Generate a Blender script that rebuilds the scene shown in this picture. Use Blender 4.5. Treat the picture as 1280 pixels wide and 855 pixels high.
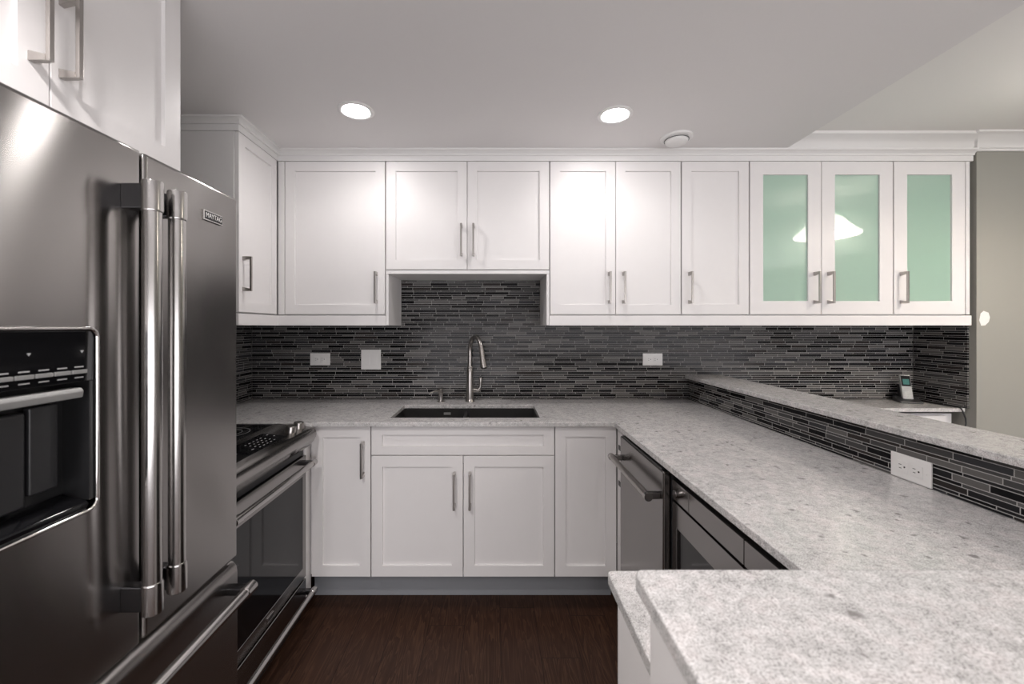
import bpy, bmesh, math, random
from mathutils import Vector, Matrix
random.seed(7)
PI = math.pi
for o in list(bpy.data.objects):
    bpy.data.objects.remove(o)
S = bpy.context.scene
C = S.collection

# ------------------------------------------------------------------ camera, world, lights, exposure
F = 510.0 / 1280.0 * 36.0
cd = bpy.data.cameras.new('camera')
cd.sensor_width = 36.0
cd.sensor_fit = 'HORIZONTAL'
cd.lens = F
cd.shift_x = (640 - 616) / 1280
cd.shift_y = -(427.5 - 409) / 1280
cd.clip_start = 0.02
cd.dof.use_dof = True
cd.dof.focus_distance = 2.0
cd.dof.aperture_fstop = 5.0
cam = bpy.data.objects.new('camera', cd)
C.objects.link(cam)
cam.location = (0, 0, 1.37)
cam.rotation_euler = (PI / 2, 0, 0)
S.camera = cam
S.view_settings.view_transform = 'Standard'
S.view_settings.look = 'None'
S.view_settings.gamma = 1
S.view_settings.use_curve_mapping = False
S.view_settings.exposure = 0.74

W = bpy.data.worlds.new('world')
S.world = W
W.use_nodes = True
W.node_tree.nodes['Background'].inputs[0].default_value = (0.9, 0.93, 1.0, 1)
W.node_tree.nodes['Background'].inputs[1].default_value = 0.3


def light(kind, name, loc, rot, energy, color=(1, 1, 1), **kw):
    d = bpy.data.lights.new(name, kind)
    d.energy = energy
    d.color = color
    for k, v in kw.items():
        setattr(d, k, v)
    o = bpy.data.objects.new(name, d)
    o.location = loc
    o.rotation_euler = rot
    C.objects.link(o)
    return o


XE = 1.613         # edge of the lowered ceiling
ZL, ZH = 2.352, 2.425           # the two ceiling heights
WARM = (1.0, 0.945, 0.93)
DOWN_W = 2.6
DOWN_SPOTS = [(-0.62, 1.85), (0.565, 1.885)]
# unseen ceiling spots without fixtures, added as fill for kitchen and dining room
for i, (x, y) in enumerate([(-0.6, 0.3), (-0.5, -0.8), (0.7, -1.3), (2.9, -0.4), (3.6, -1.8)]):
    light('SPOT', 'ceiling_spot', (x, y, (ZL if x < XE else ZH) - 0.02), (0, 0, 0), 33, WARM, spot_size=2.5, spot_blend=0.6, shadow_soft_size=0.05)
# broad fill light added behind the camera, tilted up towards the ceiling
light('AREA', 'fill_rear', (1.8, -2.95, 1.05), (PI / 2 + 0.55, 0, 0), 105, (0.98, 0.965, 1.0), shape='RECTANGLE', size=6.4, size_y=2.0)


# ------------------------------------------------------------------ materials
def mat(name):
    m = bpy.data.materials.new(name)
    m.use_nodes = True
    nt = m.node_tree
    b = nt.nodes['Principled BSDF']
    return m, nt, b


def setp(b, **kw):
    names = dict(color='Base Color', rough='Roughness', metal='Metallic', spec='Specular IOR Level', coat='Coat Weight',
                 coat_rough='Coat Roughness', aniso='Anisotropic', aniso_rot='Anisotropic Rotation', trans='Transmission Weight',
                 emit='Emission Strength', emit_color='Emission Color', ior='IOR')
    for k, v in kw.items():
        if k in ('color', 'emit_color'):
            v = (*v, 1)
        b.inputs[names[k]].default_value = v


class N:
    """small helper to write node maths"""
    def __init__(s, nt):
        s.nt = nt

    def new(s, t, **kw):
        n = s.nt.nodes.new(t)
        for k, v in kw.items():
            setattr(n, k, v)
        return n

    def link(s, a, b):
        s.nt.links.new(a, b)

    def math(s, op, a, b=None, c=None):
        n = s.new('ShaderNodeMath', operation=op)
        for i, v in enumerate((a, b, c)):
            if v is None:
                continue
            if isinstance(v, (int, float)):
                n.inputs[i].default_value = v
            else:
                s.link(v, n.inputs[i])
        return n.outputs[0]

    def ramp(s, fac, stops, interp='LINEAR'):
        n = s.new('ShaderNodeValToRGB')
        n.color_ramp.interpolation = interp
        el = n.color_ramp.elements
        while len(el) < len(stops):
            el.new(0.5)
        for e, (p, c) in zip(el, stops):
            e.position = p
            e.color = (c, c, c, 1) if isinstance(c, (int, float)) else (*c, 1)
        s.link(fac, n.inputs[0])
        return n.outputs[0]

    def noise(s, vec, scale, detail=4, rough=0.5, dist=0.0):
        n = s.new('ShaderNodeTexNoise')
        n.inputs['Scale'].default_value = scale
        n.inputs['Detail'].default_value = detail
        n.inputs['Roughness'].default_value = rough
        n.inputs['Distortion'].default_value = dist
        s.link(vec, n.inputs['Vector'])
        return n.outputs['Fac']

    def mix(s, fac, a, b, mode='MIX'):
        n = s.new('ShaderNodeMix', data_type='RGBA', blend_type=mode)
        if isinstance(fac, (int, float)):
            n.inputs[0].default_value = fac
        else:
            s.link(fac, n.inputs[0])
        for i, v in ((6, a), (7, b)):
            if isinstance(v, tuple):
                n.inputs[i].default_value = (*v, 1)
            else:
                s.link(v, n.inputs[i])
        return n.outputs[2]

    def pos(s):
        return s.new('ShaderNodeNewGeometry').outputs['Position']

    def bump(s, h, strength, dist, b):
        n = s.new('ShaderNodeBump')
        n.inputs['Strength'].default_value = strength
        n.inputs['Distance'].default_value = dist
        s.link(h, n.inputs['Height'])
        s.link(n.outputs[0], b.inputs['Normal'])


def plain(name, color, rough=0.4, bumpy=0.0, scale=60, **kw):
    m, nt, b = mat(name)
    setp(b, color=color, rough=rough, **kw)
    n = N(nt)
    p = n.pos()
    f = n.noise(p, scale, 3)
    n.link(n.mix(n.math('MULTIPLY', f, 0.10), color, tuple(c * 0.8 for c in color)), b.inputs['Base Color'])
    if bumpy:
        n.bump(f, bumpy, 0.002, b)
    return m


M = {}
M['white'] = plain('cabinet_white', (0.82, 0.80, 0.795), 0.38, scale=20)
M['body'] = plain('carcass_white', (0.78, 0.765, 0.76), 0.5, scale=20)
M['crown'] = plain('trim_white', (0.82, 0.81, 0.80), 0.45, scale=20)
M['ceiling'] = plain('ceiling_paint', (0.80, 0.78, 0.775), 0.8, 0.03, 200)
M['ceiling_high'] = plain('ceiling_paint_dining', (0.86, 0.845, 0.82), 0.8, 0.03, 200)
M['wall'] = plain('wall_paint_sage', (0.335, 0.33, 0.295), 0.75, 0.04, 220)
M['patch'] = plain('filler_white', (0.85, 0.84, 0.82), 0.9, 0.3, 90)
M['plinth'] = plain('plinth_grey', (0.30, 0.31, 0.33), 0.35)
M['plastic'] = plain('white_plastic', (0.84, 0.83, 0.82), 0.3)
M['black'] = plain('black_plastic', (0.012, 0.012, 0.013), 0.35)
M['blackgloss'] = plain('black_glass', (0.006, 0.006, 0.007), 0.06, spec=0.33)
M['darkgrey'] = plain('dark_grey_plastic', (0.028, 0.028, 0.03), 0.35)
M['slot'] = plain('slot_black', (0.01, 0.01, 0.01), 0.7)
M['silver'] = plain('silver_plastic', (0.27, 0.27, 0.265), 0.4)
M['silver_light'] = plain('pale_silver_plastic', (0.45, 0.46, 0.45), 0.4)
M['sink'] = plain('granite_composite', (0.018, 0.017, 0.017), 0.5, 0.2, 900)
M['mark'] = plain('printed_marking', (0.42, 0.42, 0.42), 0.5)
M['lcd'] = plain('screen_teal', (0.03, 0.16, 0.14), 0.2)


def brushed(name, color, rough, aniso, vertical_smear=True, streak=0.0, scale=(3, 3, 400)):
    m, nt, b = mat(name)
    setp(b, color=color, rough=rough, metal=1.0, aniso=aniso, aniso_rot=0.25 if vertical_smear else 0.0)
    n = N(nt)
    t = n.new('ShaderNodeTangent', direction_type='RADIAL', axis='Z')
    n.link(t.outputs[0], b.inputs['Tangent'])
    mp = n.new('ShaderNodeMapping')
    mp.inputs['Scale'].default_value = scale
    n.link(n.pos(), mp.inputs['Vector'])
    f = n.noise(mp.outputs[0], 1.0, 3)
    n.link(n.mix(f, tuple(c * 0.97 for c in color), color), b.inputs['Base Color'])
    return m


M['steel'] = brushed('brushed_steel', (0.33, 0.316, 0.307), 0.19, 0.97)
M['steel_dark'] = brushed('brushed_steel_dark', (0.31, 0.297, 0.29), 0.22, 0.5)
M['nickel'] = plain('brushed_nickel', (0.46, 0.435, 0.415), 0.28, metal=1.0)
M['bar'] = plain('polished_steel_bar', (0.46, 0.445, 0.435), 0.2, metal=1.0)
M['chrome'] = plain('chrome', (0.75, 0.73, 0.71), 0.10, metal=1.0)
M['cap'] = plain('steel_dark_reflection', (0.10, 0.10, 0.105), 0.25, metal=1.0)  # dark reflections put into the metal colour of the handle posts


def make_tile():
    m, nt, b = mat('linear_glass_mosaic')
    n = N(nt)
    sp = n.new('ShaderNodeSeparateXYZ')
    n.link(n.pos(), sp.inputs[0])
    u = n.math('ADD', n.math('ADD', sp.outputs[0], sp.outputs[1]), 20.0)
    v = n.math('ADD', sp.outputs[2], 0.004)
    hs = [0.0105, 0.0190, 0.0095, 0.0170]
    P = sum(hs)
    q = n.math('DIVIDE', v, P)
    base = n.math('FLOOR', q)
    fr = n.math('MULTIPLY', n.math('FRACT', q), P)      # metres within the period
    idx = None
    dist = None
    acc = 0.0
    for h in hs:
        d = n.math('ABSOLUTE', n.math('SUBTRACT', fr, acc))
        dist = d if dist is None else n.math('MINIMUM', dist, d)
        if acc > 0:
            s_ = n.math('GREATER_THAN', fr, acc)
            idx = s_ if idx is None else n.math('ADD', idx, s_)
        acc += h
    dist = n.math('MINIMUM', dist, n.math('ABSOLUTE', n.math('SUBTRACT', fr, P)))
    row = n.math('ADD', n.math('MULTIPLY', base, 4.0), idx)
    wn = n.new('ShaderNodeTexWhiteNoise', noise_dimensions='1D')
    n.link(row, wn.inputs['W'])
    wn2 = n.new('ShaderNodeTexWhiteNoise', noise_dimensions='1D')
    n.link(n.math('ADD', row, 311.7), wn2.inputs['W'])
    L = n.math('ADD', 0.075, n.math('MULTIPLY', wn.outputs['Value'], 0.09))
    t = n.math('ADD', n.math('DIVIDE', u, L), n.math('MULTIPLY', wn2.outputs['Value'], 7.0))
    bid = n.math('FLOOR', t)
    tf = n.math('FRACT', t)
    du = n.math('MULTIPLY', n.math('MINIMUM', tf, n.math('SUBTRACT', 1.0, tf)), L)
    dd = n.math('MINIMUM', du, dist)
    grout = n.math('LESS_THAN', dd, 0.0010)
    cv = n.new('ShaderNodeCombineXYZ')
    n.link(bid, cv.inputs[0])
    n.link(row, cv.inputs[1])
    w3 = n.new('ShaderNodeTexWhiteNoise', noise_dimensions='2D')
    n.link(cv.outputs[0], w3.inputs['Vector'])
    col = n.ramp(w3.outputs['Value'], [(0.0, (0.007, 0.007, 0.008)), (0.30, (0.019, 0.019, 0.021)), (0.48, (0.032, 0.028, 0.027)),
                                       (0.58, (0.066, 0.065, 0.066)), (0.76, (0.125, 0.121, 0.118)), (0.93, (0.042, 0.043, 0.047))], 'CONSTANT')
    n.link(n.mix(grout, col, (0.43, 0.42, 0.41)), b.inputs['Base Color'])
    setp(b, spec=0.12)
    rough = n.math('ADD', 0.14, n.math('MULTIPLY', grout, 0.6))
    rg = n.math('ADD', rough, n.math('MULTIPLY', n.math('GREATER_THAN', w3.outputs['Value'], 0.62), 0.12))
    n.link(rg, b.inputs['Roughness'])
    n.bump(n.math('MINIMUM', n.math('MULTIPLY', dd, 500.0), 1.0), 0.5, 0.001, b)
    return m


M['tile'] = make_tile()


def make_quartz():
    m, nt, b = mat('speckled_quartz')
    n = N(nt)
    p = n.pos()
    big = n.noise(p, 30, 3, 0.55)
    mid = n.noise(p, 85, 3, 0.6, 0.4)
    fine = n.noise(p, 420, 2, 0.6)
    col = n.ramp(big, [(0.38, (0.37, 0.358, 0.354)), (0.5, (0.55, 0.54, 0.535)), (0.62, (0.76, 0.69, 0.685))])
    m2 = n.ramp(mid, [(0.35, (0.22, 0.21, 0.205)), (0.44, (0.47, 0.46, 0.455)), (0.56, (0.62, 0.61, 0.605)), (0.64, (0.84, 0.83, 0.825))])
    col = n.mix(0.55, col, m2)
    f2 = n.ramp(fine, [(0.38, (0.13, 0.125, 0.12)), (0.46, (0.53, 0.52, 0.515)), (0.60, (0.80, 0.79, 0.785))])
    col = n.mix(0.46, col, f2)
    vo = n.new('ShaderNodeTexVoronoi')
    vo.inputs['Scale'].default_value = 33
    wp = n.new('ShaderNodeVectorMath', operation='MULTIPLY')
    nz = n.new('ShaderNodeTexNoise')
    nz.inputs['Scale'].default_value = 70
    n.link(p, nz.inputs['Vector'])
    wp.inputs[1].default_value = (0.02, 0.02, 0.02)
    n.link(nz.outputs['Color'], wp.inputs[0])
    ad = n.new('ShaderNodeVectorMath', operation='ADD')
    n.link(p, ad.inputs[0])
    n.link(wp.outputs[0], ad.inputs[1])
    n.link(ad.outputs[0], vo.inputs['Vector'])
    sc = n.new('ShaderNodeSeparateColor')
    n.link(vo.outputs['Color'], sc.inputs[0])
    size = n.math('MULTIPLY', n.math('SUBTRACT', sc.outputs[0], 0.50), 0.70)
    spot = n.ramp(n.math('SUBTRACT', size, vo.outputs['Distance']), [(0.0, 0.0), (0.16, 0.8)])
    col = n.mix(spot, col, (0.19, 0.18, 0.175))
    n.link(col, b.inputs['Base Color'])
    setp(b, rough=0.2, spec=0.5)
    return m


M['quartz'] = make_quartz()


def make_floor():
    m, nt, b = mat('dark_oak_planks')
    n = N(nt)
    p = n.pos()
    sp = n.new('ShaderNodeSeparateXYZ')
    n.link(p, sp.inputs[0])
    x = n.math('DIVIDE', n.math('ADD', sp.outputs[0], 10.03), 0.165)
    pid = n.math('FLOOR', x)
    xf = n.math('FRACT', x)
    wn = n.new('ShaderNodeTexWhiteNoise', noise_dimensions='1D')
    n.link(pid, wn.inputs['W'])
    y = n.math('ADD', n.math('DIVIDE', sp.outputs[1], 1.3), n.math('MULTIPLY', wn.outputs['Value'], 5.0))
    yid = n.math('FLOOR', y)
    yf = n.math('FRACT', y)
    cv = n.new('ShaderNodeCombineXYZ')
    n.link(pid, cv.inputs[0])
    n.link(yid, cv.inputs[1])
    w2 = n.new('ShaderNodeTexWhiteNoise', noise_dimensions='2D')
    n.link(cv.outputs[0], w2.inputs['Vector'])
    gx = n.math('ADD', n.math('MULTIPLY', sp.outputs[0], 26.0), n.math('MULTIPLY', w2.outputs['Value'], 90.0))
    gv = n.new('ShaderNodeCombineXYZ')
    n.link(gx, gv.inputs[0])
    n.link(n.math('MULTIPLY', sp.outputs[1], 2.2), gv.inputs[1])
    g = n.noise(gv.outputs[0], 1.0, 3, 0.5, 0.6)
    rings = n.math('FRACT', n.math('MULTIPLY', g, 9.0))
    g2v = n.new('ShaderNodeCombineXYZ')
    n.link(n.math('MULTIPLY', sp.outputs[0], 420.0), g2v.inputs[0])
    n.link(n.math('MULTIPLY', sp.outputs[1], 14.0), g2v.inputs[1])
    g2 = n.noise(g2v.outputs[0], 1.0, 2)
    a = n.ramp(rings, [(0.0, (0.024, 0.0105, 0.006)), (0.55, (0.050, 0.0235, 0.0135)), (0.9, (0.092, 0.046, 0.027)), (1.0, (0.028, 0.012, 0.007))])
    a = n.mix(n.math('MULTIPLY', g2, 0.7), a, (0.035, 0.016, 0.010))
    a = n.mix(n.math('MULTIPLY', w2.outputs['Value'], 0.5), a, (0.042, 0.020, 0.013))
    ex = n.math('MULTIPLY', n.math('MINIMUM', xf, n.math('SUBTRACT', 1.0, xf)), 0.165)
    ey = n.math('MULTIPLY', n.math('MINIMUM', yf, n.math('SUBTRACT', 1.0, yf)), 1.3)
    gap = n.math('LESS_THAN', n.math('MINIMUM', ex, ey), 0.0012)
    n.link(n.mix(gap, a, (0.008, 0.004, 0.003)), b.inputs['Base Color'])
    setp(b, rough=0.42, spec=0.18)
    n.bump(n.math('SUBTRACT', n.math('MULTIPLY', g2, 0.3), gap), 0.35, 0.001, b)
    return m


M['floor'] = make_floor()


def make_frosted():
    m, nt, b = mat('frosted_green_glass')
    setp(b, color=(0.70, 0.98, 0.82), rough=0.30, trans=0.55, ior=1.45, coat=1.0, coat_rough=0.03)
    b.inputs['Coat IOR'].default_value = 2.0
    return m


M['frost'] = make_frosted()


def emissive(name, color, strength, base=(0.8, 0.8, 0.8)):
    m, nt, b = mat(name)
    setp(b, color=base, emit=strength, emit_color=color, rough=0.4)
    return m


M['lens'] = emissive('lamp_lens', (1.0, 0.96, 0.94), 58.0)
M['shade'] = emissive('lit_opal_glass', (1.0, 0.94, 0.84), 3.2, (0.85, 0.83, 0.8))


# ------------------------------------------------------------------ mesh building
class MB:
    def __init__(s):
        s.bm = bmesh.new()

    def _add(s, t):
        me = bpy.data.meshes.new('t')
        t.to_mesh(me)
        t.free()
        s.bm.from_mesh(me)
        bpy.data.meshes.remove(me)
        return s

    def box(s, x0, x1, y0, y1, z0, z1, bev=0.0, seg=2):
        t = bmesh.new()
        bmesh.ops.create_cube(t, size=1.0)
        for v in t.verts:
            v.co = Vector(((x0 + x1) / 2 + v.co.x * (x1 - x0), (y0 + y1) / 2 + v.co.y * (y1 - y0), (z0 + z1) / 2 + v.co.z * (z1 - z0)))
        if bev:
            bmesh.ops.bevel(t, geom=list(t.edges), offset=bev, segments=seg, profile=0.5, affect='EDGES')
        return s._add(t)

    def shaker(s, x0, x1, z0, z1, y0=0.0, th=0.019, rail=0.074, deep=0.010, railz=None):
        """front with a recessed flat centre panel, front face at y0 facing -Y"""
        t = bmesh.new()
        bmesh.ops.create_cube(t, size=1.0)
        for v in t.verts:
            v.co = Vector(((x0 + x1) / 2 + v.co.x * (x1 - x0), y0 + th / 2 + v.co.y * th, (z0 + z1) / 2 + v.co.z * (z1 - z0)))
        bmesh.ops.bevel(t, geom=list(t.edges), offset=0.0015, segments=2, profile=0.5, affect='EDGES')
        f = min(t.faces, key=lambda f: (round(f.calc_center_median().y, 5), -f.calc_area()))
        bmesh.ops.inset_individual(t, faces=[f], thickness=rail - 0.0015, depth=0)
        if railz:
            for v in f.verts:
                v.co.z = z0 + railz if v.co.z < (z0 + z1) / 2 else z1 - railz
        bmesh.ops.inset_individual(t, faces=[f], thickness=0.0015, depth=-deep)
        return s._add(t)

    def cells(s, us, vs, keep, w0, w1, axes='xyz', bev=0.003, seg=3, round_corners=(), rr=0.02):
        """slab over a grid of kept cells in (u, v), between w0 and w1 (w1 is the bevelled face)"""
        t = bmesh.new()
        idx = {'x': 0, 'y': 1, 'z': 2}
        a, b, c = (idx[k] for k in axes)

        def P(u, v, w):
            q = [0, 0, 0]
            q[a], q[b], q[c] = u, v, w
            return q
        vert = {}

        def g(i, j):
            if (i, j) not in vert:
                vert[(i, j)] = t.verts.new(P(us[i], vs[j], w1))
            return vert[(i, j)]
        for i in range(len(us) - 1):
            for j in range(len(vs) - 1):
                if keep((us[i] + us[i + 1]) / 2, (vs[j] + vs[j + 1]) / 2):
                    t.faces.new([g(i, j), g(i + 1, j), g(i + 1, j + 1), g(i, j + 1)])
        bmesh.ops.dissolve_limit(t, angle_limit=0.01, verts=list(t.verts), edges=list(t.edges))
        r = bmesh.ops.extrude_face_region(t, geom=list(t.faces))
        for e in r['geom']:
            if isinstance(e, bmesh.types.BMVert):
                e.co[c] = w0
        bmesh.ops.recalc_face_normals(t, faces=list(t.faces))
        if round_corners:
            es = [e for e in t.edges if abs(e.verts[0].co[c] - e.verts[1].co[c]) > 1e-5 and
                  any(abs(e.verts[0].co[a] - u) + abs(e.verts[0].co[b] - v) < 1e-4 for u, v in round_corners)]
            if es:
                bmesh.ops.bevel(t, geom=es, offset=rr, segments=6, profile=0.5, affect='EDGES')
        if bev:
            es = [e for e in t.edges if all(abs(v.co[c] - w1) < 1e-5 for v in e.verts) and len(e.link_faces) == 2 and
                  e.calc_face_angle(0) > 1.0]
            bmesh.ops.bevel(t, geom=es, offset=bev, segments=seg, profile=0.5, affect='EDGES')
        return s._add(t)

    def prism(s, poly, a0, a1, axis='x', bev=0.0):
        """poly in the two other axes (y,z for x; x,z for y; x,y for z)"""
        t = bmesh.new()

        def P(p, a):
            return {'x': (a, p[0], p[1]), 'y': (p[0], a, p[1]), 'z': (p[0], p[1], a)}[axis]
        A = [t.verts.new(P(p, a0)) for p in poly]
        B = [t.verts.new(P(p, a1)) for p in poly]
        n = len(poly)
        t.faces.new(A)
        t.faces.new(B[::-1])
        for i in range(n):
            t.faces.new([A[i], B[i], B[(i + 1) % n], A[(i + 1) % n]])
        bmesh.ops.recalc_face_normals(t, faces=list(t.faces))
        if bev:
            bmesh.ops.bevel(t, geom=[e for e in t.edges if e.calc_face_angle(0) > 0.7], offset=bev, segments=2, profile=0.5, affect='EDGES')
        return s._add(t)

    def tube(s, pts, rad, n=16, closed=False):
        t = bmesh.new()
        pts = [Vector(p) for p in pts]
        k = len(pts)
        if not isinstance(rad, (list, tuple)):
            rad = [rad] * k
        rings = []
        up = None
        for i, p in enumerate(pts):
            if closed:
                d = (pts[(i + 1) % k] - pts[i - 1]).normalized()
            else:
                d = (pts[min(i + 1, k - 1)] - pts[max(i - 1, 0)]).normalized()
            if up is None:
                up = Vector((0, 0, 1)) if abs(d.z) < 0.9 else Vector((1, 0, 0))
            sd = d.cross(up).normalized()
            up = sd.cross(d).normalized()
            rings.append([t.verts.new(p + (sd * math.cos(2 * PI * j / n) + up * math.sin(2 * PI * j / n)) * rad[i]) for j in range(n)])
        for i in range(k if closed else k - 1):
            A, B = rings[i], rings[(i + 1) % k]
            for j in range(n):
                t.faces.new([A[j], A[(j + 1) % n], B[(j + 1) % n], B[j]])
        if not closed:
            t.faces.new(rings[0][::-1])
            t.faces.new(rings[-1])
        bmesh.ops.recalc_face_normals(t, faces=list(t.faces))
        return s._add(t)

    def lathe(s, prof, c=(0, 0, 0), n=40, M4=None):
        """prof (r, z) list revolved about z through c"""
        t = bmesh.new()
        rings = []
        for r, z in prof:
            if r < 1e-6:
                rings.append([t.verts.new((0, 0, z))])
            else:
                rings.append([t.verts.new((r * math.cos(2 * PI * j / n), r * math.sin(2 * PI * j / n), z)) for j in range(n)])
        for A, B in zip(rings, rings[1:]):
            for j in range(n):
                q = [A[j % len(A)], A[(j + 1) % len(A)], B[(j + 1) % len(B)], B[j % len(B)]]
                q = list(dict.fromkeys(q))
                if len(q) > 2:
                    t.faces.new(q)
        bmesh.ops.recalc_face_normals(t, faces=list(t.faces))
        mm = Matrix.Translation(c) @ (M4 if M4 else Matrix())
        bmesh.ops.transform(t, matrix=mm, verts=list(t.verts))
        return s._add(t)

    def poly(s, pts):
        t = bmesh.new()
        t.faces.new([t.verts.new(p) for p in pts])
        return s._add(t)

    def xform(s, m):
        bmesh.ops.transform(s.bm, matrix=m, verts=list(s.bm.verts))
        return s

    def build(s, name, m, parent=None, label=None):
        me = bpy.data.meshes.new(name)
        s.bm.to_mesh(me)
        s.bm.free()
        me.materials.append(M[m] if isinstance(m, str) else m)
        for p in me.polygons:
            p.use_smooth = True
        me.set_sharp_from_angle(angle=math.radians(42))
        o = bpy.data.objects.new(name, me)
        C.objects.link(o)
        w = o.modifiers.new('normals', 'WEIGHTED_NORMAL')
        w.keep_sharp = True
        if parent is not None:
            o.parent = parent
        if label:
            o['label'] = label
        return o


def thing(name, label, cat, loc=(0, 0, 0), rotz=0.0, group=None):
    o = bpy.data.objects.new(name, None)
    o.empty_display_size = 0.1
    C.objects.link(o)
    o.location = loc
    o.rotation_euler = (0, 0, rotz)
    return tag(o, label, cat, group)


def tag(o, label, cat, group=None):
    o['label'] = label
    o['category'] = cat
    if group:
        o['group'] = group
    return o


def struct(name, mb, m, label=None, cat=None, parent=None):
    o = mb.build(name, m, parent)
    if parent is None:
        o['kind'] = 'structure'
        o['label'] = label
        o['category'] = cat
    return o


def text_mesh(body, size, depth):
    cu = bpy.data.curves.new('lettering', 'FONT')
    cu.body = body
    cu.size = size
    cu.extrude = depth
    cu.align_x = 'CENTER'
    cu.align_y = 'CENTER'
    o = bpy.data.objects.new('lettering', cu)
    C.objects.link(o)
    bpy.context.view_layer.update()
    dg = bpy.context.evaluated_depsgraph_get()
    me = bpy.data.meshes.new_from_object(o.evaluated_get(dg))
    bpy.data.objects.remove(o)
    return me


R90 = PI / 2

# ------------------------------------------------------------------ room shell
YW = 2.59          # back wall
XL = -1.533        # left wall
XA = 2.668          # right end of the alcove with the cabinets
YF = 2.25          # face of the sage wall at the right
XE = 1.613         # edge of the lowered ceiling
struct('floor', MB().box(XL - 0.1, 5.3, -3.3, YW + 0.1, -0.05, 0.0), 'floor', 'dark brown oak plank floor', 'floor')
struct('wall_back', MB().box(XL - 0.1, XA + 0.12, YW, YW + 0.1, 0, ZH), 'wall', 'wall behind the cabinets and tiles', 'wall')
struct('wall_left', MB().box(XL - 0.1, XL, -3.3, YW, 0, ZH), 'wall', 'wall behind refrigerator and range', 'wall')
wr = struct('wall_right', MB().box(XA, 5.3, YF, YW, 0, ZH), 'wall', 'sage grey wall at the right of the cabinets', 'wall')
struct('wall_rear', MB().box(XL - 0.1, 5.3, -3.3, -3.2, 0, ZH), 'ceiling_high', 'wall behind the viewpoint', 'wall')
struct('wall_dining', MB().box(5.2, 5.3, -3.2, YF, 0, ZH), 'wall', 'far wall of the dining side', 'wall')
struct('ceiling', MB().box(XL - 0.1, XE, -3.3, YW, ZL, ZL + 0.15), 'ceiling', 'lowered grey white kitchen ceiling', 'ceiling')
struct('ceiling_dining', MB().box(XE + 0.0005, 5.3, -3.3, YW + 0.1, ZH, ZH + 0.08), 'ceiling_high', 'higher warm white dining ceiling', 'ceiling')
# patch of white filler on the sage wall
px, pz = 2.71, 1.42
pp = []
for ax, az in ((-0.020, 0.026), (-0.004, 0.040), (0.022, 0.030), (0.030, 0.004), (0.024, -0.020), (0.004, -0.040), (-0.018, -0.042), (-0.028, -0.012)):
    pp.append((px + ax, pz + az))
MB().prism(pp, YF - 0.0015, YF, 'y').build('filler_patch', 'patch', wr, 'white filler patch on the sage wall')

# ------------------------------------------------------------------ crown mouldings
YU = 2.26      # face of the upper cabinet doors
XU = -1.19     # face of the left upper cabinet door
ZT = 2.29      # top of the upper doors
YEND = 1.908   # near end of left upper cabinet
low_prof = [(0.0, 0.0), (0.0, 0.030), (-0.008, 0.030), (-0.008, 0.038), (-0.020, 0.050), (-0.028, 0.052), (-0.028, ZL - ZT - 0.001), (0.05, ZL - ZT - 0.001), (0.05, 0.0)]


def sweep(prof, path, z, closed=False):
    """profile (out, up) swept along an xy path; out is negative towards the room (right-hand normal)"""
    mb = MB()
    t = bmesh.new()
    P = [Vector((p[0], p[1], 0)) for p in path]
    rings = []
    for i, p in enumerate(P):
        d0 = (P[i] - P[i - 1]).normalized() if i > 0 else None
        d1 = (P[i + 1] - P[i]).normalized() if i < len(P) - 1 else None
        d0 = d0 or d1
        d1 = d1 or d0
        n0 = Vector((d0.y, -d0.x, 0))
        n1 = Vector((d1.y, -d1.x, 0))
        nn = (n0 + n1)
        nn = nn / nn.dot(n0)
        rings.append([t.verts.new(p - nn * o + Vector((0, 0, z + u))) for o, u in prof])
    k = len(prof)
    for A, B in zip(rings, rings[1:]):
        for j in range(k):
            t.faces.new([A[j], A[(j + 1) % k], B[(j + 1) % k], B[j]])
    t.faces.new(rings[0])
    t.faces.new(rings[-1][::-1])
    bmesh.ops.recalc_face_normals(t, faces=list(t.faces))
    mb._add(t)
    return mb


struct('trim_1', sweep(low_prof, [(XL + 0.002, YEND), (XU, YEND), (XU, YU), (2.662, YU)], ZT + 0.001), 'crown',
       'slim white crown moulding above the upper cabinets', 'moulding')
hi = ZH - ZL - 0.001
high_prof = [(0.0, 0.0), (-0.010, 0.002), (-0.014, 0.010), (-0.020, 0.013), (-0.026, 0.028), (-0.040, 0.043), (-0.060, 0.052), (-0.066, 0.056), (-0.072, 0.058), (-0.072, hi), (0.02, hi), (0.02, 0.0)]
struct('trim_2', sweep(high_prof, [(XE + 0.001, YU), (2.662, YU)], ZL + 0.0005), 'crown', 'tall white crown above the glass cabinets', 'moulding')
wall_prof = [(0.0, 0.0), (-0.010, 0.0), (-0.012, 0.012), (-0.018, 0.014), (-0.020, 0.026), (-0.028, 0.040), (-0.050, 0.066), (-0.068, 0.074), (-0.074, 0.076), (-0.076, 0.0815), (-0.076, 0.086 + 0.0), (0.0, 0.086)]
struct('trim_3', sweep(wall_prof, [(2.667, 2.30), (2.667, YF - 0.0), (5.19, YF - 0.0)], ZH - 0.087).xform(Matrix.Translation((0, -0.001, 0))), 'crown',
       'white crown moulding along the sage wall', 'moulding')


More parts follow.
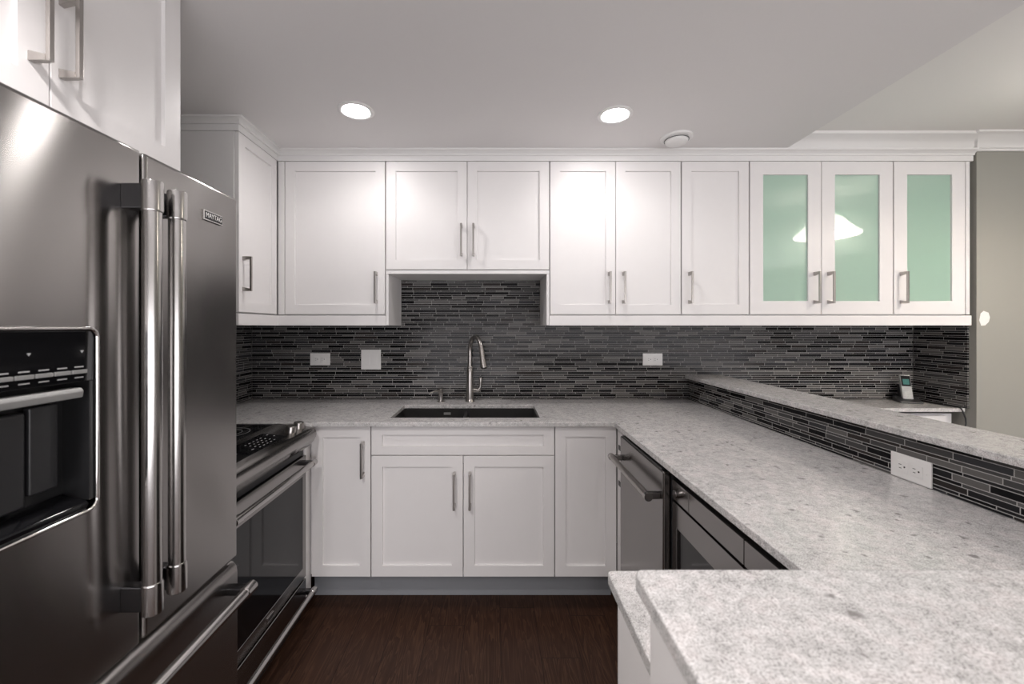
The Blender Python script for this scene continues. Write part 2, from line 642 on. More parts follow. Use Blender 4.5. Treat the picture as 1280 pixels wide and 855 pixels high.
# ------------------------------------------------------------------ cabinets
def pull(mb_parent, x, z0, z1, name='handle', s=0.0095, off=0.034):
    """square bar pull with two splayed feet; door face at y=0 facing -Y; vertical when z0<z1"""
    mb = MB()
    h = s / 2
    mb.box(x - h, x + h, -off - s, -off, z0, z1, 0.0012)
    for zc, sg in ((z0, 1), (z1, -1)):
        a, b = zc, zc + sg * 0.012
        a2, b2 = zc - sg * 0.0, zc + sg * 0.020
        # foot widens towards the door
        lo, hi_ = sorted((a, b))
        poly = [(-off - 0.001, a), (-off - 0.001, b), (0.0, b2), (0.0, a2)]
        mb.prism(poly, x - h * 1.25, x + h * 1.25, 'x', 0.0006)
    return mb.build(name, 'nickel', mb_parent)


def hollow(w, d0, d1, z0, z1, t=0.018, shelves=()):
    mb = MB()
    mb.box(0, t, d0, d1, z0, z1)
    mb.box(w - t, w, d0, d1, z0, z1)
    mb.box(t, w - t, d0, d1, z0, z0 + t)
    mb.box(t, w - t, d0, d1, z1 - t, z1)
    mb.box(t, w - t, d1 - 0.008, d1, z0 + t, z1 - t)
    return mb


def glass_door(root, x0, x1, z0, z1, rail=0.073):
    mb = MB()
    th = 0.019
    mb.cells([x0, x0 + rail, x1 - rail, x1], [z0, z0 + rail, z1 - rail, z1],
             lambda u, v: not (x0 + rail < u < x1 - rail and z0 + rail < v < z1 - rail), th, 0.0, 'xzy', 0.0015, 2)
    d = mb.build('door', 'white', root)
    MB().box(x0 + rail - 0.004, x1 - rail + 0.004, 0.009, 0.0135, z0 + rail - 0.004, z1 - rail + 0.004).build('pane', 'frost', d, 'frosted green glass pane')
    return d


GAP = 0.0016
ZD0, ZD1 = 1.442, 2.288      # upper doors
XP = lambda px: (px - 616) * YU / 510.0
UP_D = YW - YU - 0.003


def upper(label, px0, px1, doors, z0=ZD0, glass=False, fillers=(), group='white wall cabinets above the counter'):
    """doors: list of (px0, px1, handle px)"""
    x0, x1 = XP(px0), XP(px1)
    r = thing('wall_cabinet', label, 'cabinet', (x0, YU, z0), 0, group)
    w = x1 - x0
    h = ZD1 - z0
    if glass:
        hollow(w - 0.001, 0.021, UP_D, -0.004, h + 0.001).build('body', 'body', r)
        for zz in (0.303, 0.552):
            MB().box(0.019, w - 0.02, 0.0212, UP_D - 0.01, zz, zz + 0.018).build('shelf', 'body', r)
    else:
        MB().box(0, w - 0.001, 0.021, UP_D, -0.004, h + 0.001, 0.001).build('body', 'body', r)
    for f0, f1 in fillers:
        MB().box(XP(f0) - x0, XP(f1) - x0 - 0.001, 0.0, 0.0205, -0.002, h, 0.001).build('stile', 'white', r)
    for a, b, hp in doors:
        u0, u1 = XP(a) - x0 + GAP, XP(b) - x0 - GAP
        if glass:
            d = glass_door(r, u0, u1, 0.0, h)
        else:
            d = MB().shaker(u0, u1, 0.0, h).build('door', 'white', r)
        hx = XP(hp) - x0
        hz = 0.058 if z0 < 1.6 else 0.072
        pull(d, hx, hz, hz + 0.175)
    return r


# left wall cabinet, door faces the room
r = thing('wall_cabinet', 'white corner wall cabinet with its door facing sideways, beside the refrigerator', 'cabinet', (XU, YEND, ZD0), R90,
          'white wall cabinets above the counter')
wl = YU - YEND
hh = ZD1 - ZD0
MB().box(0, wl + 0.30, 0.021, -XL + XU - 0.003, -0.004, hh + 0.001, 0.001).build('body', 'body', r)
d = MB().shaker(0.004, wl - 0.012, 0, hh, rail=0.07).build('door', 'white', r)
pull(d, 0.035, 0.10, 0.265)
# run along the back wall
upper('single door white wall cabinet at the left of the sink recess', 347.6, 481.8, [(356, 481.5, 471)], fillers=[(347.6, 355.8)])
upper('short two door white wall cabinet above the sink', 482, 687, [(482.3, 584, 577), (584, 686.8, 592)], z0=1.690)
upper('wide two door white wall cabinet right of the sink recess', 687.2, 851.5, [(687.5, 769.6, 761), (769.6, 851.3, 779)])
upper('narrow single door white wall cabinet beside the glass fronted ones', 852, 936.6, [(852.2, 936.4, 861.5)])
upper('two door wall cabinet with frosted green glass showing a lamp reflection', 937, 1116.7, [(937.3, 1027, 1018), (1027, 1116.5, 1035.5)], glass=True)
upper('single door wall cabinet with frosted green glass beside the sage wall', 1117, 1212, [(1117.3, 1207, 1126)], glass=True, fillers=[(1207.4, 1212.5)])

# panels that close the tall cabinets around the recess, and the rails under the cabinets
xa, xb = XP(482), XP(687)
o = MB().box(xa + 0.001, xb - 0.001, YU + 0.004, YW - 0.012, 1.666, 1.6855, 0.001).build('soffit_board', 'white')
tag(o, 'white board forming the underside of the recess above the sink', 'board')
o = MB().box(xa + 0.001, xa + 0.016, YU + 0.004, YW - 0.012, 1.381, 1.665, 0.001).build('side_panel_board', 'white')
tag(o, 'white side board at the left of the recess above the sink', 'board')
o = MB().box(xb - 0.016, xb - 0.001, YU + 0.004, YW - 0.012, 1.381, 1.665, 0.001).build('side_panel_board', 'white')
tag(o, 'white side board at the right of the recess above the sink', 'board')
rail_prof = [(0.0, 0.0), (0.0, 0.055), (0.018, 0.055), (0.018, 0.0)]
o = sweep(rail_prof, [(XU, YEND + 0.001), (XU, YU), (xa + 0.0, YU)], 1.380).build('light_rail', 'white')
tag(o, 'white light rail under the wall cabinets left of the sink recess', 'rail')
o = sweep(rail_prof, [(xb, YU), (2.652, YU)], 1.380).build('light_rail', 'white')
tag(o, 'long white light rail under the wall cabinets right of the sink recess', 'rail')

# cabinet over the refrigerator
FX = -0.765
r = thing('wall_cabinet', 'white two door cabinet high above the refrigerator', 'cabinet', (-0.922, 0.485, 1.80), R90, 'white wall cabinets above the counter')
w = 0.73
MB().box(0, w, 0.021, 0.60, -0.004, 0.549, 0.001).build('body', 'body', r)
gapx = 0.365
for a, b, hx in ((0.004, gapx - GAP, gapx - 0.036), (gapx + GAP, w - 0.010, gapx + 0.022)):
    d = MB().shaker(a, b, 0.02, 0.547, rail=0.08).build('door', 'white', r)
    pull(d, hx, 0.100, 0.275)

# base cabinets, back run
YB = 1.985
XB = lambda px: (px - 616) * YB / 510.0
ZB0, ZB1 = 0.156, 0.888


def base_unit(label, px0, px1):
    x0, x1 = XB(px0), XB(px1)
    r = thing('base_cabinet', label, 'cabinet', (x0, YB, 0), 0, 'white base cabinets under the sink counter')
    return r, x0, x1 - x0


r, x0, w = base_unit('narrow white base cabinet between the range and the sink cabinet', 386, 463.4)
MB().box(0, w - 0.001, 0.021, 0.60, ZB0, 0.893, 0.001).build('body', 'body', r)
d = MB().shaker(XB(389.5) - x0, w - GAP, ZB0, ZB1, rail=0.075).build('door', 'white', r)
pull(d, XB(454.5) - x0, 0.645, 0.815)
r, x0, w = base_unit('wide white sink base cabinet with two doors below a blank front', 463.8, 693.2)
mb = MB()
for a, b in ((0, 0.018), (w - 0.019, w - 0.001)):
    mb.box(a, b, 0.021, 0.60, ZB0, 0.893)
mb.box(0.018, w - 0.019, 0.021, 0.60, ZB0, ZB0 + 0.018)
mb.box(0.018, w - 0.019, 0.592, 0.60, ZB0 + 0.018, 0.893)
mb.box(0.018, w - 0.019, 0.021, 0.04, 0.70, 0.893)
mb.build('body', 'body', r)
MB().shaker(GAP, w - GAP, 0.748, ZB1, rail=0.073, railz=0.042).build('false_front', 'white', r)
mid = XB(579) - x0
for a, b, hp in ((GAP, mid - GAP, 568), (mid + GAP, w - GAP, 587.5)):
    d = MB().shaker(a, b, ZB0, 0.744, rail=0.075).build('door', 'white', r)
    pull(d, XB(hp) - x0, 0.495, 0.668)
r, x0, w = base_unit('white base cabinet without a handle, in the corner beside the dishwasher', 693.6, 771)
MB().box(0, w - 0.001, 0.021, 0.60, ZB0, 0.893, 0.001).build('body', 'body', r)
MB().shaker(GAP, w - 0.002, ZB0, ZB1, rail=0.073).build('door', 'white', r)
o = MB().box(XB(382), XB(771), 2.085, 2.10, 0.001, 0.150, 0.001).build('toe_kick', 'plinth')
tag(o, 'long grey toe kick board along the floor below the base cabinets', 'toe kick')

# peninsula: filler, dishwasher, built-in oven
XPN = 0.605
r = thing('cabinet_filler', 'narrow white filler strip between corner cabinet and dishwasher', 'filler', (XPN, YB - 0.001, 0), -R90)
MB().box(0.0, 0.125, 0.0, 0.02, ZB0, 0.892, 0.001).build('strip', 'white', r)
for zz in (0.785, 0.615):
    MB().box(0.03, 0.075, -0.004, 0.0, zz, zz + 0.022, 0.001).build('bracket', 'black', r, 'small black bracket')

r = thing('cabinet_filler', 'narrow white filler strip in the corner beside the range', 'filler', (-0.893, 1.9365, 0), R90)
MB().box(0.0, YB + 0.02 - 1.9365, 0.0, 0.02, ZB0 - 0.1, 0.892, 0.001).build('strip', 'white', r)

r = thing('dishwasher', 'slim stainless dishwasher with a bar handle under the peninsula counter', 'dishwasher', (0.578, 1.852, 0), -R90)
w = 0.467
MB().box(0.004, w - 0.004, 0.03, 0.60, 0.02, 0.872, 0.001).build('body', 'darkgrey', r)
dd = MB().box(0, w, 0.0, 0.028, 0.13, 0.878, 0.006, 3).build('door', 'steel_dark', r)
MB().box(0.02, w - 0.02, 0.004, 0.03, 0.8785, 0.884).build('control_strip', 'black', dd)
hb = MB()
hb.tube([(0.012, -0.045, 0.788), (w - 0.012, -0.045, 0.788)], 0.0125, 20)
h = hb.build('handle', 'nickel', dd)
for xx in (0.030, w - 0.030):
    MB().box(xx - 0.011, xx + 0.011, -0.045, 0.0, 0.777, 0.799, 0.003).build('handle_post', 'steel_dark', h)
for xx in (0.010, w - 0.026):
    MB().tube([(xx, -0.045, 0.788), (xx + 0.016, -0.045, 0.788)], 0.0145, 20).build('end_cap', 'bar', h)
MB().box(0.01, w - 0.01, 0.04, 0.055, 0.005, 0.125).build('toe_panel', 'black', r)

r = thing('built_in_oven', 'stainless built-in oven with dark window beside the dishwasher', 'oven', (XPN, 1.379, 0), -R90)
w = 0.60
MB().box(0.004, w - 0.004, 0.02, 0.58, 0.02, 0.872, 0.001).build('body', 'darkgrey', r)
segs = [0.003, 0.118, 0.396, w - 0.003]
for a, b in zip(segs, segs[1:]):
    MB().box(a + 0.001, b - 0.001, 0.0, 0.02, 0.795, 0.858, 0.0015).build('control_panel', 'steel_dark', r)
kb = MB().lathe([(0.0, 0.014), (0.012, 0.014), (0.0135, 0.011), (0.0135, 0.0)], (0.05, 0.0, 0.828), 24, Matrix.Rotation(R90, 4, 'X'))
kb.build('handle_reflection', 'steel_dark', r)  # raised disc stands in for the dishwasher handle's reflection in the panel
mb = MB()
mb.cells([0.003, 0.036, 0.30, w - 0.003], [0.13, 0.30, 0.708, 0.787], lambda u, v: not (0.036 < u < 0.30 and 0.30 < v < 0.708), 0.02, 0.0, 'xzy', 0.0015, 2)
dr = mb.build('door', 'steel_dark', r)
MB().box(0.034, 0.302, 0.004, 0.012, 0.298, 0.710).build('window', 'blackgloss', dr)
MB().box(0.01, w - 0.01, 0.04, 0.055, 0.005, 0.125).build('toe_panel', 'black', r)

r = thing('base_cabinet', 'white end cabinet under the low return counter in the foreground', 'cabinet', (0.228, 0.556, 0), 0)
MB().box(0, 0.372, 0.0, 0.19, 0.0, 0.893, 0.002).build('end_panel', 'white', r)

# ------------------------------------------------------------------ pony wall and worktops
ZC = 0.914
r = thing('bar_wall', 'low tiled half wall carrying the raised bar top', 'half wall')
XT = 1.236
mb = MB().cells([0.21, XT + 0.008, 1.40], [0.40, 0.544, YW - 0.012], lambda u, v: v < 0.544 or u > XT, 0.001, 1.046, 'xyz', 0.0)
mb.build('wall_core', 'white', r)
MB().box(XT, XT + 0.0075, 0.556, YW - 0.0125, ZC + 0.0005, 1.0455).build('tile_facing', 'tile', r, 'grey linear mosaic tile facing')

ct = MB()
sx0, sx1, sy0, sy1 = -0.518, 0.238, 2.058, 2.397
xs = [XL + 0.002, -0.86, sx0, 0.214, sx1, 0.582, XT - 0.0005]
ys = [0.546, 0.765, 1.938, 1.955, sy0, sy1, YW - 0.011]


def keep_ct(u, v):
    if v < 0.765:
        return u > 0.214
    if v < 1.938:
        return u > 0.582
    if v < 1.955:
        return u > 0.582 or u < -0.86
    return not (sx0 < u < sx1 and sy0 < v < sy1)


ct.cells(xs, ys, keep_ct, ZC - 0.02, ZC, 'xyz', 0.0025, 3,
         [(0.582, 1.955), (-0.86, 1.938), (0.214, 0.765), (sx0, sy0), (sx0, sy1), (sx1, sy0), (sx1, sy1)], 0.009)
tag(ct.build('countertop', 'quartz'), 'speckled light grey quartz worktop running from range past sink along peninsula', 'countertop')
bt = MB()
XBT = 1.215
bt.cells([0.176, XBT, 1.45], [0.12, 0.512, YW - 0.0115], lambda u, v: v < 0.512 or u > XBT, 1.047, 1.067, 'xyz', 0.0035, 3,
         [(0.176, 0.512), (XBT, 0.512)], 0.012)
tag(bt.build('bar_top', 'quartz'), 'raised speckled quartz bar top in the foreground and along the tiled half wall', 'bar top')

# desk in the alcove behind the bar
dk = MB().cells([1.47, XA - 0.012], [2.295, YW - 0.011], lambda u, v: True, ZC - 0.02, ZC, 'xyz', 0.0025, 3)
tag(dk.build('desk_top', 'quartz'), 'small speckled quartz desk top behind the bar, under the phone', 'desk top')
r = thing('base_cabinet', 'white shallow base cabinet under the desk top behind the bar', 'cabinet', (1.47, 2.32, 0), 0)
w = 2.632 - 1.47
MB().box(0, w, 0.021, 0.255, 0.1, 0.875, 0.001).build('body', 'body', r)
n3 = 3
for i in range(n3):
    MB().shaker(w / n3 * i + GAP, w / n3 * (i + 1) - GAP - (0.05 if i == n3 - 1 else 0), 0.12, 0.868, rail=0.066).build('door', 'white', r)

# tiled splashbacks
T = 0.010
o = MB()
o.cells([XL + 0.011, XP(482) , XP(687), XA - 0.011], [ZC + 0.0005, 1.3795, 1.6655], lambda u, v: v < 1.38 or XP(482) < u < XP(687), YW - 0.0005, YW - T, 'xzy', 0)
tag(o.build('backsplash', 'tile'), 'dark grey linear mosaic backsplash on the wall behind the sink', 'backsplash')
tag(MB().box(XL + 0.0005, XL + T, 1.30, YW - T - 0.0005, ZC + 0.0005, 1.378).build('backsplash', 'tile'),
    'dark linear mosaic backsplash on the side wall behind the range', 'backsplash')
tag(MB().box(XA - T, XA - 0.0005, 2.285, YW - T - 0.0005, ZC + 0.0005, 1.378).build('backsplash', 'tile'),
    'dark linear mosaic backsplash on the alcove side beside the phone', 'backsplash')

# ------------------------------------------------------------------ sink and taps
r = thing('sink', 'dark composite undermount sink with two bowls in the quartz worktop', 'sink', ((sx0 + sx1) / 2, (sy0 + sy1) / 2, ZC - 0.0215))
hw, hd = (sx1 - sx0) / 2 + 0.012, (sy1 - sy0) / 2 + 0.008
mb = MB()
dep = 0.20
t_ = 0.012
mb.box(-hw, -hw + t_, -hd, hd, -dep, 0, 0.002)
mb.box(hw - t_, hw, -hd, hd, -dep, 0, 0.002)
mb.box(-hw, hw, -hd, -hd + t_, -dep, 0, 0.002)
mb.box(-hw, hw, hd - t_, hd, -dep, 0, 0.002)
mb.box(-hw, hw, -hd, hd, -dep - 0.01, -dep, 0.002)
mb.build('basin', 'sink', r)
xd = -0.155 - (sx0 + sx1) / 2
mb = MB().prism([(xd - 0.022, -dep), (xd - 0.010, -0.022), (xd - 0.004, -0.016), (xd + 0.004, -0.016), (xd + 0.010, -0.022), (xd + 0.022, -dep)], -hd + t_, hd - t_, 'y', 0.002)
mb.build('divider', 'sink', r)
for xx in (-0.24, 0.19):
    MB().lathe([(0.0, 0.003), (0.030, 0.003), (0.042, 0.006), (0.045, 0.002), (0.045, 0.0)], (xx, 0.02, -dep), 28).build('drain', 'chrome', r)
xl = -0.265 - (sx0 + sx1) / 2 - 0.002
MB().box(xl - 0.020, xl + 0.020, hd - t_ - 0.003, hd - t_, -0.036, -0.022, 0.001).build('badge', 'silver', r, 'small silver badge')

FXX, FYY = -0.140, 2.500
r = thing('faucet', 'tall gooseneck pull-down faucet behind the sink', 'faucet', (FXX, FYY, ZC))
mb = MB().lathe([(0.0, 0.0), (0.028, 0.0), (0.028, 0.006), (0.024, 0.011), (0.0225, 0.02), (0.021, 0.10), (0.0185, 0.185), (0.0195, 0.190), (0.0195, 0.196),
                 (0.0165, 0.200), (0.0165, 0.207), (0.0185, 0.210), (0.0185, 0.214), (0.015, 0.218), (0.0, 0.218)])
mb.build('base', 'nickel', r)
pts = [(0, 0, 0.215), (0, 0, 0.26), (0, 0, 0.31)]
ddx, ddy = 0.43, -0.90          # the spout swings towards the bowl and a little to the right
R_ = 0.088
for i in range(1, 15):
    a = PI - PI * i / 14 * 0.93
    q = R_ + R_ * math.cos(a)
    pts.append((ddx * q, ddy * q, 0.31 + R_ * math.sin(a)))
mb = MB().tube(pts, [0.0125] * len(pts), 20)
mb.build('spout', 'nickel', r)
e = Vector(pts[-1])
dirn = (Vector(pts[-1]) - Vector(pts[-2])).normalized()
mb = MB().tube([e - dirn * 0.004, e + dirn * 0.006, e + dirn * 0.010, e + dirn * 0.035, e + dirn * 0.085, e + dirn * 0.105, e + dirn * 0.110],
               [0.0135, 0.0145, 0.0145, 0.0145, 0.0175, 0.0200, 0.0185], 22)
sh = mb.build('spray_head', 'nickel', r)
MB().tube([e + dirn * 0.109, e + dirn * 0.112], 0.016, 20).build('nozzle', 'black', sh)
mb = MB().tube([(0.012, -0.004, 0.070), (0.030, -0.008, 0.072), (0.044, -0.011, 0.072)], [0.012, 0.0125, 0.0135], 16)
mb.tube([(0.044, -0.011, 0.072), (0.056, -0.014, 0.076), (0.064, -0.016, 0.092), (0.066, -0.016, 0.115), (0.066, -0.016, 0.142), (0.066, -0.016, 0.150)],
        [0.0125, 0.011, 0.008, 0.0085, 0.011, 0.007], 16)
mb.build('lever', 'nickel', r)

r = thing('soap_dispenser', 'small metal soap dispenser with a pump spout left of the faucet', 'soap dispenser', (-0.318, 2.495, ZC))
MB().lathe([(0.0, 0.0), (0.022, 0.0), (0.022, 0.004), (0.016, 0.009), (0.0135, 0.012), (0.0125, 0.045), (0.0155, 0.052), (0.0155, 0.058), (0.010, 0.061), (0.0, 0.061)]).build('base', 'nickel', r)
mb = MB().lathe([(0.006, 0.058), (0.006, 0.070), (0.017, 0.074), (0.017, 0.078), (0.010, 0.081), (0.0, 0.081)])
mb.tube([(0, 0, 0.066), (-0.03, -0.03, 0.070), (-0.052, -0.05, 0.064), (-0.060, -0.058, 0.056)], [0.006, 0.0055, 0.005, 0.0045], 12)
mb.build('pump', 'nickel', r)


# ------------------------------------------------------------------ outlets and switch
def outlet(label, loc, rot, w=0.125, h=0.076):
    r = thing('power_outlet', label, 'outlet', loc, rot, 'white power outlets on the tiles')
    MB().box(-w / 2, w / 2, -0.006, 0, -h / 2, h / 2, 0.0022, 3).build('cover_plate', 'plastic', r)
    for s_ in (-1, 1):
        mb = MB()
        cx = s_ * 0.0205
        mb.box(cx - 0.0165, cx + 0.0165, -0.0078, -0.005, -0.0165, 0.0165, 0.001)
        rc = mb.build('receptacle', 'plastic', r)
        sl = MB()
        sl.box(cx - 0.0105, cx - 0.0025, -0.0082, -0.0076, 0.0045, 0.0062)
        sl.box(cx - 0.0095, cx - 0.0025, -0.0082, -0.0076, -0.0062, -0.0045)
        sl.lathe([(0.0, 0.0006), (0.0026, 0.0006), (0.0026, 0.0)], (cx + 0.0065, -0.0076, 0), 12, Matrix.Rotation(R90, 4, 'X'))
        sl.build('slot', 'slot', rc)
    for xx in (-w / 2 + 0.013, w / 2 - 0.013):
        MB().lathe([(0.0, 0.0012), (0.0028, 0.0010), (0.003, 0.0)], (xx, -0.006, 0), 14, Matrix.Rotation(R90, 4, 'X')).build('screw', 'plastic', r)
    return r


yt = YW - T - 0.0005
kx = yt / 510.0
outlet('white outlet on the backsplash left of the switch plate', ((400.5 - 616) * kx, yt, 1.168), 0)
outlet('white outlet on the backsplash between the faucet and the bar top', ((815.5 - 616) * kx, yt, 1.167), 0)
outlet('white outlet on the tiled half wall, just above the peninsula counter', (XT - 0.0005, 1.203, 0.952), -R90, 0.117, 0.073)
r = thing('light_switch', 'white double rocker switch plate on the backsplash left of the faucet', 'switch', ((464 - 616) * kx, yt, 1.166))
MB().box(-0.062, 0.062, -0.006, 0, -0.062, 0.062, 0.0022, 3).build('cover_plate', 'plastic', r)
for s_ in (-1, 1):
    cx = s_ * 0.0235
    mb = MB().box(cx - 0.0175, cx + 0.0175, -0.0068, -0.004, -0.0345, 0.0345, 0.0006)
    fr = mb.build('rocker_frame', 'plastic', r)
    MB().prism([(-0.0070, -0.031), (-0.0105, -0.031), (-0.0075, 0.031), (-0.0070, 0.031)], cx - 0.0145, cx + 0.0145, 'x', 0.0005).build('rocker', 'plastic', fr)

# ------------------------------------------------------------------ refrigerator
k = abs(FX)
FY = lambda px: k * 510.0 / (616 - px)
Y0 = 0.515
r = thing('refrigerator', 'large stainless french door refrigerator with water dispenser', 'refrigerator', (FX, Y0, 0), R90)
yfar, ygap = FY(297.3), FY(178.5)
wf = yfar - Y0
xg = ygap - Y0
DT = 0.062
ztop, zdb, zft = 1.755, 0.682, 0.674
MB().box(0.004, wf - 0.004, DT + 0.006, 0.72, 0.03, 1.742, 0.003).build('body', 'darkgrey', r)
MB().box(0.02, wf - 0.02, 0.05, 0.08, 0.002, 0.05, 0.002).build('base_grille', 'black', r)
dx0, dx1 = FY(-92) - Y0, FY(121) - Y0
dz0, dz1 = 1.024, 1.368
DB = 0.010
mb = MB()
mb.cells([0.0, dx0, dx1, xg - 0.003], [zdb, dz0, dz1, ztop], lambda u, v: not (dx0 < u < dx1 and dz0 < v < dz1), DT, 0.0, 'xzy', 0.0, 3, [(dx0, dz0), (dx0, dz1), (dx1, dz0), (dx1, dz1)], 0.018)
tmp = mb.bm
es = [e for e in tmp.edges if all(abs(v.co.y) < 1e-5 for v in e.verts) and e.calc_face_angle(0) > 1.0 and
      not all(dx0 - 1e-4 <= v.co.x <= dx1 + 1e-4 and dz0 - 1e-4 <= v.co.z <= dz1 + 1e-4 for v in e.verts)]
bmesh.ops.bevel(tmp, geom=es, offset=DB, segments=4, profile=0.5, affect='EDGES')
ld = mb.build('door', 'steel', r)
rd = MB().box(xg + 0.003, wf, 0.0, DT, zdb, ztop, DB, 4).build('door', 'steel', r)
# freezer drawer with a rounded, raked top lip
fz = [(DT, zft), (0.030, zft), (0.012, zft - 0.006), (0.003, zft - 0.018), (0.0, zft - 0.034), (0.0, 0.075), (0.010, 0.062), (DT, 0.062)]
fd = MB().prism(fz, 0.0, wf, 'x', 0.003).build('freezer_drawer', 'steel', r)


def fridge_handle(parent, x, za, zb, yb=-0.057, rad=0.0165):
    h = MB().tube([(x, yb, za + 0.03), (x, yb, zb - 0.03)], rad, 28).build('handle', 'bar', parent)
    for z_, sg in ((za, 1), (zb, -1)):
        MB().tube([(x, yb, z_), (x, yb, z_ + sg * 0.002), (x, yb, z_ + sg * 0.060), (x, yb, z_ + sg * 0.064)], [rad + 0.001, rad + 0.0025, rad + 0.0025, rad + 0.0005], 28).build('end_cap', 'bar', h)
        zl, zh = sorted((z_ + sg * 0.006, z_ + sg * 0.058))
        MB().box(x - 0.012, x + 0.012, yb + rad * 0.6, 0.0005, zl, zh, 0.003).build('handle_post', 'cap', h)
    return h


fridge_handle(ld, 0.849 - Y0, 0.777, 1.673)
fridge_handle(rd, 0.915 - Y0, 0.780, 1.673)
zfh = 0.610
yb = -0.057
h = MB().tube([(0.03, yb, zfh), (1.197 - Y0, yb, zfh)], 0.0145, 24).build('handle', 'bar', fd)
for xx, sg in ((0.02, 1), (1.203 - Y0, -1)):
    MB().tube([(xx, yb, zfh), (xx + sg * 0.002, yb, zfh), (xx + sg * 0.040, yb, zfh), (xx + sg * 0.043, yb, zfh)], [0.0155, 0.0168, 0.0168, 0.015], 24).build('end_cap', 'bar', h)
    a, b = sorted((xx + sg * 0.006, xx + sg * 0.036))
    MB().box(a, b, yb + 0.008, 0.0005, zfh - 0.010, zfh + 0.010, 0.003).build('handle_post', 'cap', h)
# dispenser set into the left door
rim = []
rr = 0.018
for cx, cz, a0 in ((dx1 - rr, dz1 - rr, 0), (dx0 + rr, dz1 - rr, 90), (dx0 + rr, dz0 + rr, 180), (dx1 - rr, dz0 + rr, 270)):
    for i in range(7):
        a = math.radians(a0 + 15 * i)
        rim.append((cx + rr * math.cos(a), -0.001, cz + rr * math.sin(a)))
ds = MB().tube(rim, 0.0035, 10, True).build('dispenser_trim', 'chrome', ld)
mb = MB()
e_ = 0.0005
mb.box(dx0 + e_, dx1 - e_, 0.054, 0.0605, dz0 + e_, dz1 - e_)
mb.box(dx0 + e_, dx0 + 0.012, 0.003, 0.054, dz0 + 0.018, dz1 - 0.018)
mb.box(dx1 - 0.012, dx1 - e_, 0.003, 0.054, dz0 + 0.018, dz1 - 0.018)
mb.box(dx0 + 0.018, dx1 - 0.018, 0.003, 0.054, dz0 + e_, dz0 + 0.010)
mb.build('dispenser_recess', 'black', ld)
zcp = 1.268
cp = MB().prism([(0.002, zcp), (0.0005, dz1 - 0.004), (0.05, dz1 - 0.004), (0.05, zcp)], dx0 + 0.004, dx1 - 0.004, 'x', 0.002).build('dispenser_panel', 'blackgloss', ld)
bm_ = MB()
nb = 7
bw = (dx1 - dx0 - 0.03) / nb
for i in range(nb):
    xx = dx0 + 0.012 + bw * i
    bm_.box(xx + 0.0015, xx + bw - 0.0015, -0.0014, 0.002, 1.284, 1.291, 0.0006)
bm_.build('button_row', 'silver', cp)
mk = MB()
for i in range(nb):
    xx = dx0 + 0.012 + bw * i
    for z_ in (1.2955, 1.276):
        mk.box(xx + 0.007, xx + bw - 0.007, 0.0004, 0.0016, z_, z_ + 0.0022)
for xx in (dx1 - 0.028, dx1 - 0.115):
    mk.prism([(xx - 0.003, 1.327), (xx + 0.003, 1.327), (xx, 1.322)], 0.0000, 0.0014, 'y')
mk.build('panel_lettering', 'mark', cp)
MB().prism([(-0.004, 1.240), (-0.006, 1.252), (-0.002, 1.258), (0.02, 1.258), (0.02, 1.240)], dx0 + 0.012, dx1 - 0.030, 'x', 0.002).build('dispenser_lip', 'silver', ld)
pw = dx1 - 0.085
MB().box(pw - 0.062, pw - 0.004, 0.034, 0.050, 1.06, 1.225, 0.006, 3).build('paddle', 'darkgrey', ld)
MB().box(pw + 0.004, pw + 0.052, 0.038, 0.052, 1.075, 1.230, 0.004, 3).build('paddle', 'darkgrey', ld)
MB().prism([(0.001, dz0 + 0.006), (0.0, dz0 + 0.014), (0.004, dz0 + 0.019), (0.052, dz0 + 0.03), (0.052, dz0 + 0.006)], dx0 + 0.016, dx1 - 0.016, 'x', 0.001).build('drip_tray', 'blackgloss', ld)
# badge
bx, bz = 1.111 - Y0, 1.668
bd = MB().box(bx - 0.037, bx + 0.037, -0.005, 0.0, bz - 0.0135, bz + 0.0135, 0.0015).build('badge', 'chrome', rd)
MB().box(bx - 0.034, bx + 0.034, -0.0058, -0.004, bz - 0.0105, bz + 0.0105).build('badge_field', 'black', bd)
me = text_mesh('MAYTAG', 0.0185, 0.0003)
me.transform(Matrix.Translation((bx, -0.0061, bz)) @ Matrix.Rotation(R90, 4, 'X') @ Matrix.Diagonal((0.85, 1, 1, 1)))
me.materials.append(M['plastic'])
o = bpy.data.objects.new('badge_lettering', me)
C.objects.link(o)
o.parent = bd

# ------------------------------------------------------------------ range
RX, RY0, RY1 = -0.885, 1.305, 1.934
r = thing('range', 'stainless slide-in range with black glass cooktop and oven window', 'range', (RX, RY0, 0), R90)
w = RY1 - RY0
MB().box(0.003, w - 0.003, 0.035, 0.62, 0.03, 0.898, 0.002).build('body', 'darkgrey', r)
MB().box(0.01, w - 0.01, 0.02, 0.05, 0.003, 0.04).build('kick', 'black', r)
ck = MB().box(0.0, w, 0.150, 0.630, 0.8985, 0.911, 0.002).build('cooktop', 'blackgloss', r)
for cx, cy, ra in ((0.47, 0.27, 0.085), (0.47, 0.27, 0.055), (0.17, 0.28, 0.10), (0.46, 0.49, 0.075), (0.17, 0.50, 0.075)):
    rg = MB().lathe([(ra, 0.0), (ra, 0.0003), (ra + 0.0016, 0.0003), (ra + 0.0016, 0.0)], (cx, cy, 0.9110), 56)
    rg.build('burner_ring', 'mark', ck)
prof = [(0.149, 0.912), (0.130, 0.913), (-0.020, 0.898), (-0.036, 0.892), (-0.046, 0.882), (-0.050, 0.868), (-0.047, 0.852), (-0.034, 0.830), (-0.012, 0.806), (0.0, 0.800), (0.033, 0.800), (0.033, 0.898), (0.149, 0.898)]
cpn = MB().prism(prof, 0.0, w, 'x', 0.0).build('control_panel', 'steel', r)
sl = (0.898 - 0.913) / 0.150
